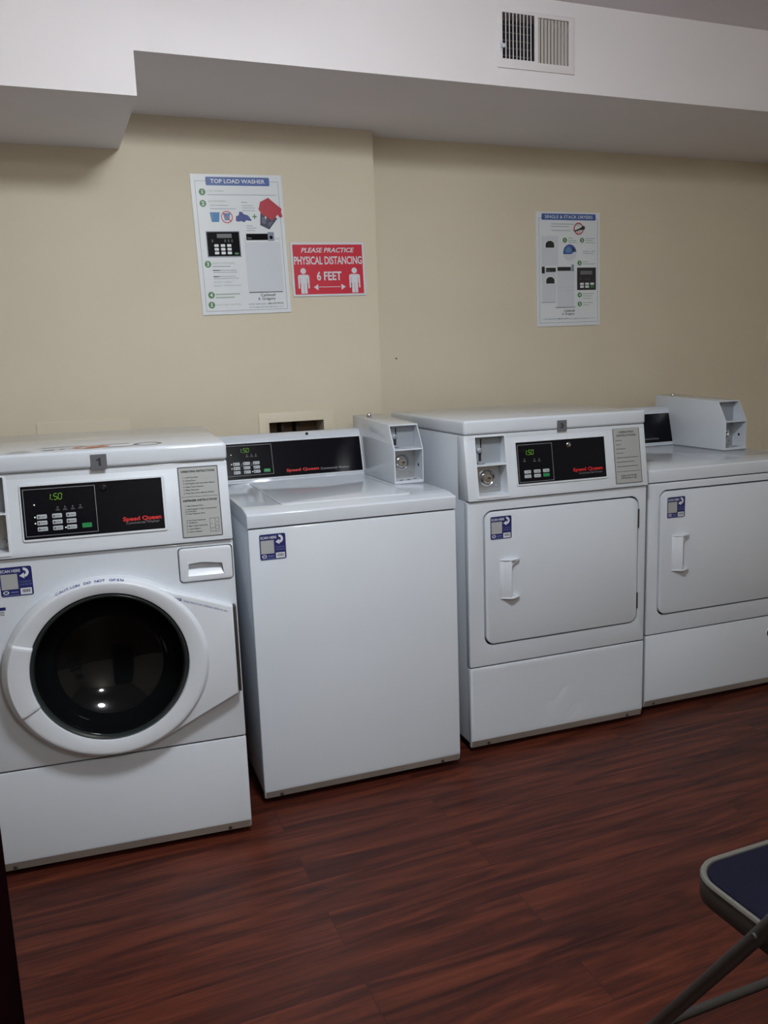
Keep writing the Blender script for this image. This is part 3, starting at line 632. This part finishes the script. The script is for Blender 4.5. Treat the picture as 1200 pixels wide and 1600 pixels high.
def dryer_door(t, x0, x1, z0, z1, hinge=True):
    b = MB(); b.prism(rrect(x0, x1, z0, z1, .030, 8), -.004, .012, 'y', bev=.003, ends='a'); d = b.build('door', ENAMEL, t, angle=35)
    # pull handle: slanting grip with flared ends
    hx = x0 + .052; za, zb = .517, .647; y = -.004
    h = MB(); h.prism([(hx - .004, y + .001), (hx + .012, y - .006), (hx + .029, y - .019), (hx + .032, y - .019), (hx + .0335, y - .016), (hx + .036, y + .001)], za + .003, zb - .003, 'z', bev=.001, ends='all', seg=2)
    for z in (zb - .004, za): h.prism([(hx - .001, y + .001), (hx - .001, y - .002), (hx + .029, y - .021), (hx + .038, y - .020), (hx + .065, y - .009), (hx + .067, y + .001)], z, z + .0042, 'z', bev=.001, ends='all', seg=1)
    for s_, zz in ((1, za + .004), (-1, zb - .004)):
        h.prism([(hx + .032, zz), (hx + .062, zz), (hx + .044, zz + s_ * .007), (hx + .036, zz + s_ * .020)], y - .013, y + .001, 'y')
    h.build('handle', ENAMEL2, d, angle=30)
    for z_0, z_1 in ((.700, .764), (.415, .472)):
        q = MB(); q.box(x1 - .001, x1 + .0045, -.0055, .010, z_0, z_1, .001); q.build('hinge', mat('dark_hinge', (.05, .05, .055, 1), .5, .5), d)
    return d

# ------------------------------------------------------------------ 1: front-loading washer
W1, D1 = .683, .712; a1 = -.09005
w1 = empty('front_load_washer', (.67174 - W1 * math.cos(a1), -.98008 - W1 * math.sin(a1), 0), a1, 'white front-loading washer with round dark glass door and number 1 tag', 'washing machine')
kc = MB(); kc.box(.036, .148, -.05, .060, .850, 1.0425); kd = MB(); kd.prism(ell(.353, .546, .200, .200, 64), -.05, .16, 'y')
body_and_base(w1, W1, D1, 1.049, [kc, kd])
base_panel(w1, W1, .2895, (.070, .623))
fp = MB(); fp.box(0, W1, 0, .026, .2925, .8405, .004, 3); ct_ = MB(); ct_.prism(rrect(.540, .680, .736, .829, .010, 5), -.05, .05, 'y')
GC = (.353, .546)
ct2 = MB(); ct2.prism(ell(GC[0], GC[1], .200, .200, 64), -.05, .05, 'y')
fp = fp.build('front_panel', ENAMEL, w1, cuts=[ct_, ct2], angle=35)
control_front(w1, W1, .040, .144)
seams(w1, W1, (.291, .842)); seams(w1, W1, (1.048,), .026)
top_cap(w1, W1, D1, 1.0488, 1.0945, .010)
display(w1, CT, .177, .5225, .8815, 1.0195, .181, .515, (.1855, .3535), (.8925, 1.0075), 'washer', '', (.414, .508, .9115, .0105), (.421, .503, .9035, .0062, 'Commercial Washer'),
        (.2445, .979, .029, .0145), ((.213, .2365), (.2485, .2715), (.281, .304)), (.934, .919, .904),
        ((.210, .969, 1), (.209, .939, 1), (.209, .924, 1), (.278, .909, 1), (.263, .960, 0), (.280, .960, 0), (.298, .960, 0), (.316, .961, 0)), key=(.374, .998, mat('dark_lock', (.10, .10, .11, 1), .3, 1.0)))
instruction_label(w1, .5565, .6585, .8555, 1.036, 'washer')
number_tag(w1, 1, .350, .388, 1.046, 1.0835, .0085)
scan_sticker(w1, .1135, .7475)
P = Print(); P.rect(.060, .121, .697, .723, STWHITE, .0004); P.rect(.062, .120, .7145, .7225, NAVY, .0007)
for z in (.710, .706, .702): P.rect(.066, .116, z, z + .0015, INK, .0007)
tag(P.build('warning_sticker', w1), 'small white sticker with a navy top band')
# detergent drawer
dr = MB(); dr.prism(rrect(.5425, .6775, .7385, .8265, .009, 5), -.005, .030, 'y', bev=.003, ends='a'); dc = MB(); dc.prism([(.563, .752), (.655, .752), (.651, .782), (.60, .789), (.566, .786)], -.02, .012, 'y', bev=0)
dro = dr.build('detergent_drawer', ENAMEL2, w1, cuts=[dc], angle=35)
g_ = MB(); g_.prism([(.011, .7525), (-.004, .7525), (.006, .768), (.0118, .772)], .5635, .6545, 'x'); g_.build('grip', ENAMEL2, dro)

# round door with its hinge plate
def door_1():
    bm = bmesh.new(); n = 360; cx, cz = .353, .541
    RX, RZ = .258, .237
    def outline(th):
        c, s_ = math.cos(th), math.sin(th)
        return c, s_
    prof = [  # (fraction from glass edge(0) to outer rim(1), y)
        (1.00, .001), (1.00, -.017), (.99, -.022), (.97, -.026), (.80, -.0395), (.76, -.0420), (.72, -.0430), (.60, -.0432), (.40, -.0425), (.12, -.0400), (.03, -.0385), (0.0, -.0355), (0.0, -.004)]
    rings = []
    for k in range(n):
        th = 2 * math.pi * k / n; c, s_ = math.cos(th), math.sin(th)
        rx = RX if c < 0 else .252
        ro = 1 / math.sqrt((c / rx) ** 2 + (s_ / RZ) ** 2); ox, oz = cx + ro * c, cz + ro * s_
        ri = .1935; ix, iz = GC[0] + ri * c, GC[1] + ri * s_
        ang = math.degrees(th) % 360; row = []
        # recessed hand grip on the left
        e0, e1 = 157.0, 205.0
        g = max(0.0, min(1.0, (ang - e0) / 1.2)) * max(0.0, min(1.0, (e1 - ang) / 1.2))
        for f, y in prof:
            yy = y
            if g > 0 and y < -.022: yy = y - g * (.0065 * min(1.0, (1 - f) * 3 + .15))
            ff = f
            if g > 0 and f <= .20: ff = f - g * .035 * (1 - f / .2) 
            row.append(bm.verts.new((ix + (ox - ix) * ff, yy, iz + (oz - iz) * ff)))
        rings.append(row)
    for k in range(n):
        A, B = rings[k], rings[(k + 1) % n]
        for i in range(len(prof) - 1): bm.faces.new((A[i], A[i + 1], B[i + 1], B[i]))
    bmesh.ops.recalc_face_normals(bm, faces=bm.faces[:])
    m_ = MB(); m_._merge(bm); dd = m_.build('door', ENAMEL2, w1, angle=32)
    # hinge plate running to the right
    h = MB(); pts = [(.440, .762), (.525, .722), (.669, .668), (.669, .428), (.520, .356), (.440, .318)]
    mid = [(.40, .700), (.40, .380)]
    h.prism(pts + mid[::-1], -.032, .0, 'y', bev=.006, ends='a', seg=3)
    hc = MB(); hc.prism(ell(GC[0], GC[1], .215, .215, 64), -.10, .10, 'y'); h.build('hinge_plate', ENAMEL2, dd, cuts=[hc], angle=35)
    s2 = MB(); s2.box(.6705, .6775, -.028, .001, .432, .666, .001); s2.build('hinge_gap', mat('dark_brown_hinge', (.035, .028, .025, 1), .5), dd)
    # glass bowl
    b = MB(); b.lathe([(.1915, -.034), (.188, -.037), (.184, -.035), (.181, -.028)], (GC[0], 0, GC[1]), 'y', 96, cap=False); b.build('glass_rim', GLRIM, dd)
    b = MB(); prof = [(.1925, -.030), (.184, -.031), (.180, -.028)] + [(.178 * math.cos(math.radians(a)), -.022 + .125 * math.sin(math.radians(a))) for a in range(4, 87, 3)] + [(0, .103)]
    b.lathe(prof, (GC[0], 0, GC[1]), 'y', 96, cap=False); b.build('glass_bowl', GLASS, dd, angle=80)
    # blue care text along the top of the rim
    def arc_text(s, a_mid, rad, h, m, sp):
        P = Print(); 
        tot = len(s) * sp
        for i, ch in enumerate(s):
            if ch == ' ': continue
            a = math.radians(a_mid + (tot / 2 - (i + .5) * sp)); vs_, fs, x0, x1, y0, y1 = text_geo(ch, .01); k = h / .7
            base = len(P.v); mi = P._m(m)
            for q in vs_:
                lx, lz = (q[0] - (x0 + x1) / 2) * k, q[1] * k
                R_ = lz; c, s_ = math.cos(a), math.sin(a); ro = 1 / math.sqrt((c / RX) ** 2 + (s_ / RZ) ** 2) - .0062
                px = cx + (ro + lz * .50) * c + lx * s_; pz = cz + (ro + lz * .50) * s_ - lx * c
                P.v.append((px, -.0400 + lz * .84, pz))
            for f in fs: P.f.append(tuple(base + j for j in f)); P.mi.append(mi)
        P.build('rim_lettering', dd)
    arc_text('CAUTION DO NOT OPEN', 98, 0, .0085, PNAVY, 2.15)
    P = Print((0, -.032, 0))
    P.text('DANGER', .5225, .7030, .0075, NAVY, w=.018, out=.0006, bold=.02, slope=-.375); P.text('keep away from children while in use', .545, .6955, .006, STBLUE, w=.108, out=.0006, slope=-.375)
    P.build('hinge_lettering', dd)
    return dd
door_1()
# scuffed oval logo print on top
P = MB()
def top_print(name, items, z, parent):
    me = bpy.data.meshes.new(name); v = []; f = []; mi = []; ms = []
    for pts, m in items:
        if m not in ms: ms.append(m)
        b = len(v); v += [(p[0], p[1], z + .0005 * (1 + ms.index(m) * .3)) for p in pts]; f.append(tuple(range(b, b + len(pts)))); mi.append(ms.index(m))
    me.from_pydata(v, [], f)
    for m in ms: me.materials.append(m)
    for p, i in zip(me.polygons, mi): p.material_index = i
    return link(name, me, parent)
def ringpts(cx, cy, rx, ry, t, n=30):
    out = []
    for i in range(n):
        a, b = 2 * math.pi * i / n, 2 * math.pi * (i + 1) / n
        out.append([(cx + rx * math.cos(a), cy + ry * math.sin(a)), (cx + rx * math.cos(b), cy + ry * math.sin(b)), (cx + (rx - t) * math.cos(b), cy + (ry - t) * math.sin(b)), (cx + (rx - t) * math.cos(a), cy + (ry - t) * math.sin(a))])
    return out
SCUFF = mat('faded_grey_print', (.09, .095, .13, 1), .4); ORNG = mat('faded_orange_print', (.50, .17, .08, 1), .4); PALE = mat('faded_pale_print', (.45, .47, .50, 1), .4)
it = [(q, SCUFF) for q in ringpts(.490, .105, .036, .045, .009)] + [(q, ORNG) for q in ringpts(.350, .100, .044, .040, .012)] + [([(.33, .075), (.375, .085), (.38, .105), (.345, .110)], ORNG)]
it += [([(.225, .143), (.33, .150), (.33, .157), (.225, .151)], SCUFF), ([(.37, .148), (.44, .150), (.44, .158), (.37, .155)], SCUFF), ([(.385, .058), (.455, .060), (.452, .070), (.395, .068)], SCUFF),
       ([(.235, .070), (.265, .072), (.262, .090), (.237, .086)], SCUFF), ([(.275, .075), (.285, .076), (.288, .098), (.278, .097)], SCUFF), ([(.295, .085), (.320, .087), (.320, .092), (.295, .091)], SCUFF),
       ([(.150, .045), (.21, .050), (.205, .062), (.155, .058)], PALE), ([(.16, .085), (.20, .090), (.20, .097), (.165, .094)], PALE)]
tag(top_print('worn_logo', it, 1.0945, w1), 'faded orange and grey logo print')

# ------------------------------------------------------------------ 2: top-loading washer
W2, D2 = .636, .700; a2 = -.0392
w2 = empty('top_load_washer', (.74016, -.85342, 0), a2, 'white top-loading washer with black rear console and plain front', 'washing machine')
b = MB(); b.box(.0015, W2 - .0015, .014, D2, .030, .836, .003); b.build('cabinet', ENAMEL, w2)
for (fx, fy) in ((.05, .06), (W2 - .05, .06), (.05, D2 - .06), (W2 - .05, D2 - .06)):
    f = MB(); f.lathe([(.016, 0), (.018, .002), (.018, .010), (.008, .011), (.008, .031)], (fx, fy, 0), 'z', 16); f.build('foot', RUBBER, w2)
b = MB(); lip(b, W2, .8345, .020, .006); fp2 = b.build('front_panel', ENAMEL, w2, angle=35)
for x in (.052, .574):
    s_ = MB(); s_.lathe([(0, -.002), (.004, -.0015), (.0055, 0), (.0055, .004)], (x, .0035, .0265), 'y', 14); s_.build('screw', MATS['dark_screw'], fp2)
P = Print((0.044, -.0002, -.2593)); P.rect(.005, W2 - .005, .0195, .0410, ENAMELL, .0004); P.build('bottom_lip', fp2)  # same dirt and underside shade coloured onto this lip
LZ2 = .8865
def deck(W, D, z0, z1):
    b = MB(); b.prism([(-.001, z0), (-.001, z1 - .0125), (.0025, z1 - .009), (.045, z1 - .0022), (.075, z1), (D, z1), (D, z0)], -.001, W + .001, 'x', bev=.0025, ends='all', seg=3); return b
seams(w2, W2, (.836,)); b = deck(W2, D2, .8375, LZ2)
lc = MB(); lc.prism(rrect(.112, .522, .058, .572, .022, 6), LZ2 - .010, LZ2 + .05, 'z')
b.build('top_deck', ENAMEL, w2, cuts=[lc], angle=30)
b = MB(); b.prism(rrect(.1135, .5205, .0595, .5705, .021, 6), LZ2 - .009, LZ2 + .0025, 'z', bev=.003, ends='b', seg=3); b.build('lid', ENAMEL, w2, angle=50)
def console(t, x0, x1, D, zd, y0=0.0):
    dz = zd - .887; S = (KT[0] + dz, KT[1] + y0, KT[2])
    prof = [(cty(zd + .0005, 0, S), zd + .0005), (cty(zd + .148, 0, S), zd + .148), (cty(zd + .148, 0, S) + .010, zd + .158), (cty(zd + .148, 0, S) + .026, zd + .163), (D - .030, zd + .158), (D - .004, zd + .140), (D - .004, zd + .0005)]
    b = MB(); b.prism(prof, x0, x1, 'x', bev=.003, ends='both', seg=2); o = b.build('console', ENAMEL, t, angle=28)
    return o, S
k2, S2 = console(w2, .012, .5475, D2, LZ2)
h = MB(); h.lathe([(.0075, 0), (.0075, -.002), (.0055, -.003), (.0055, -.001)], (.341, cty(1.0405, -.004, S2), 1.0415), 'y', 20, cap=False); h.build('lock', ENAMEL2, k2)
h = MB(); h.lathe([(.0055, -.0035), (0, -.0035)], (.341, cty(1.0405, -.004, S2), 1.0415), 'y', 20, cap=False); h.build('keyhole', CAVITY, k2)
display(w2, S2, .025, .5395, .896, 1.026, .030, .534, (.0405, .2075), (.912, 1.015), 'console', '', (.253, .371, .9145, .0100), (.377, .485, .9135, .0075, 'Commercial Washer'),
        (.0965, .991, .029, .0135), ((.068, .091), (.103, .1265), (.1375, .1605)), (.948, .9335, .919),
        ((.064, .985, 1), (.0625, .953, 1), (.0625, .9385, 1), (.098, .953, 0), (.133, .953, 0), (.133, .924, 1), (.119, .983, 0), (.135, .983, 0), (.150, .983, 0)))
coin_box(w2, .5375, .6425 - .0015, LZ2)
scan_sticker(w2, .0305, .7435)

# ------------------------------------------------------------------ 3: front-control dryer
W3, D3 = .667, .675; a3 = -.0387
d3 = empty('dryer', (1.44342, -.82339, 0), a3, 'white dryer with front control panel and number 3 tag', 'dryer', 'white coin-operated dryers')
kc = MB(); kc.box(.033, .143, -.05, .060, .850, 1.0425)
body_and_base(d3, W3, D3, 1.049, [kc])
base_panel(d3, W3, .2925, (.065, .607), dents=((.295, .118, .010, 0.013, .0042, .6), (.330, .140, .05, .012, .0010, .9), (.372, .078, .034, .009, .0030, .75)))
fp = MB(); fp.box(0, W3, 0, .026, .2955, .8405, .004, 3); c_ = MB(); c_.prism(rrect(.0525, .6375, .3635, .8095, .0325, 8), -.05, .016, 'y')
fp.build('front_panel', ENAMEL, d3, cuts=[c_], angle=35)
P = Print((0, .0158, 0)); P.rect(.0525, .6375, .3635, .8095, CAVITY, .0, r=.031); P.build('door_gap_shade', d3)  # black sheet standing in for the shade in the door gap
dd = dryer_door(d3, .0580, .6320, .3690, .8040)
control_front(d3, W3, .037, .139)
seams(d3, W3, (.294, .842)); seams(d3, W3, (1.048,), .030)
top_cap(d3, W3, D3, 1.0488, 1.0950, .014)
display(d3, CT, .171, .510, .8805, 1.021, .1765, .505, (.1825, .3080), (.8895, 1.0085), 'dryer', '', (.380, .492, .9105, .0110), (.401, .491, .9005, .0070, 'Commercial Dryer'),
        (.2100, .976, .028, .0145), ((.2015, .2255), (.236, .260), (.2690, .2920)), (.9165, .9025), ((.205, .963, 0), (.241, .961, 0), (.258, .961, 0)), key=(.369, .998, CHROME))
instruction_label(d3, .540, .6440, .8560, 1.0425, 'dryer')
number_tag(d3, 3, .3275, .3635, 1.0435, 1.0785, .0125)
s_ = scan_sticker(d3, .0765, .7145, -.0040)

# ------------------------------------------------------------------ 4: rear-console dryer
W4, D4 = .668, .700; a4 = -.03487
d4 = empty('dryer', (2.15282, -.80682, 0), a4, 'white dryer at the right with low top and rear console', 'dryer', 'white coin-operated dryers')
b = MB(); b.box(.0015, W4 - .0015, .018, D4, .030, .8405, .003); b.build('cabinet', ENAMEL, d4)
for (fx, fy) in ((.05, .06), (W4 - .05, .06), (.05, D4 - .06), (W4 - .05, D4 - .06)):
    f = MB(); f.lathe([(.016, 0), (.018, .002), (.018, .010), (.008, .011), (.008, .031)], (fx, fy, 0), 'z', 16); f.build('foot', RUBBER, d4)
bp4 = base_panel(d4, W4, .2870, (.043, .625))
q = MB(); q.lathe([(.0195, .001), (.0195, -.0015), (.0175, -.002), (.017, -.001), (.017, .001)], (.5655, -.001, .222), 'y', 32, cap=False); q.build('hole_rim', ENAMEL2, bp4)
q = MB(); q.lathe([(.0172, -.0018), (0, -.0018)], (.5655, -.001, .222), 'y', 32, cap=False); q.build('access_hole', CAVITY, bp4)
fp = MB(); fp.box(0, W4, 0, .026, .2900, .8350, .004, 3); c_ = MB(); c_.prism(rrect(.0445, .6375, .3570, .8105, .0325, 8), -.05, .016, 'y')
fp.build('front_panel', ENAMEL, d4, cuts=[c_], angle=35)
P = Print((0, .0158, 0)); P.rect(.0445, .6375, .3570, .8105, CAVITY, .0, r=.031); P.build('door_gap_shade', d4)  # this door gap also gets its shade from a black sheet
dryer_door(d4, .0500, .6320, .3625, .8048)
LZ4 = .892
seams(d4, W4, (.2885, .8368)); deck(W4, D4, .8385, LZ4).build('top_deck', ENAMEL, d4, angle=30)
k4, S4 = console(d4, .035, .585, D4, LZ4, -.012)
display(d4, S4, .050, .5790, .901, 1.030, .055, .573, None, None, 'console', '', (.272, .395, .9195, .0100), (.401, .487, .9185, .0075, 'Commercial Dryer'), None, (), (), ())
coin_box(d4, .554, .660, LZ4)
scan_sticker(d4, .0765, .7090, -.0040)

# ------------------------------------------------------------------ folding chair in the foreground
ch = empty('folding_chair', (1.165, -2.127, 0), 0, 'metal folding chair with a padded navy seat at the lower right', 'chair')
SWd, SDp, SH = .400, .400, .436
out = []
def seatpts(r, ins):
    p = rrect(ins, SWd - ins, -SDp + ins, -ins, r, 8); return p
pan = MB(); pan.prism(seatpts(.060, 0), SH - .040, SH, 'z', bev=.004, ends='both', seg=2); pan = pan.build('seat_pan', CHFRAME, ch, angle=35)
rim = MB(); c0 = seatpts(.058, .004); rim.tube([(x, y, SH - .001) for x, y in c0], .0055, 8, closed=True); rim.build('rim', mat('pale_rim_metal', (0.13, 0.125, 0.11, 1), 0.4, 0.2, spec=0.4), pan)  # rim in a paler metal than the frame
pad = MB(); pad.prism(seatpts(.052, .010), SH - .010, SH + .004, 'z', bev=.005, ends='b', seg=4); pad.build('cushion', SEATB, ch, angle=50)
YF = .114; 
for sx in (-.014, SWd + .014):
    q = MB(); pts = [(sx, .114, .012), (sx, .042, .105), (sx, -.176, .436), (sx, -.395, .790), (sx + (.02 if sx < 0 else -.02), -.412, .825), (sx + (.05 if sx < 0 else -.05), -.418, .838)]
    pts = [Vector(p) for p in pts]; q.tube(pts, .0115, 14); q.build('leg', CHFRAME, ch)
    f = MB(); f.lathe([(.0145, 0), (.0145, .018), (.012, .022)], (sx, .114, 0), 'z', 16); f.build('foot_cap', RUBBER, ch)
    q = MB(); s3 = .018 if sx < 0 else -.018
    q.tube([(sx + s3, -.470, .012), (sx + s3, -.20, .398)], .0100, 12); q.build('leg', CHFRAME, ch)
    f = MB(); f.lathe([(.0135, 0), (.0135, .018), (.011, .022)], (sx + s3, -.470, 0), 'z', 16); f.build('foot_cap', RUBBER, ch)
    f = MB(); f.lathe([(.004, -.003), (.0055, 0), (.004, .003)], (sx + (-.0115 if sx < 0 else .0115), -.176, .436), 'x', 16); f.build('rivet', RUBBER, ch)
q = MB(); q.tube([(-.014, .046, .100), (SWd + .014, .046, .100)], .0085, 12); q.build('cross_brace', CHFRAME, ch)
q = MB(); q.tube([(.004, -.42, .080), (SWd - .004, -.42, .080)], .0075, 12); q.build('cross_brace', CHFRAME, ch)
bk = MB(); bk.prism(rrect(.036, SWd - .036, .62, .81, .03, 5), -.02, .0, 'y', bev=.004, ends='both'); bk.bend(lambda co: (co.x, co.y - .333 - (co.z - .70) * .60 - .02 * math.cos((co.x - SWd / 2) * 6), co.z)); bk.build('backrest', CHFRAME, ch)
q = MB(); q.tube([(.036, -.4185, .838), (SWd - .036, -.4185, .838)], .0115, 12); q.build('back_rail', CHFRAME, ch)

# ------------------------------------------------------------------ dark cabinet whose corner cuts the lower left of the frame
cb = empty('side_cabinet', (.152, -2.10, 0), 0, 'very dark brown cabinet corner at the lower left edge', 'cabinet')
b = MB(); b.box(-.50, 0, -.32, 0, .06, 1.05, .003); b.build('body', DOORWOOD, cb)
b = MB(); b.box(-.47, -.012, -.30, -.012, 0, .0605); b.build('plinth', DOORWOOD, cb)
b = MB(); b.box(-.50, .0, -.335, .0, 1.051, 1.075, .004); b.build('cabinet_top', DOORWOOD, cb)
b = MB(); b.box(-.495, -.005, -.338, -.3205, .065, 1.045, .003); dd = b.build('door', DOORWOOD, cb)
b = MB(); b.lathe([(.006, 0), (.006, -.012), (.012, -.02), (0, -.026)], (-.04, -.338, .75), 'y', 16); b.build('knob', STEEL, dd)
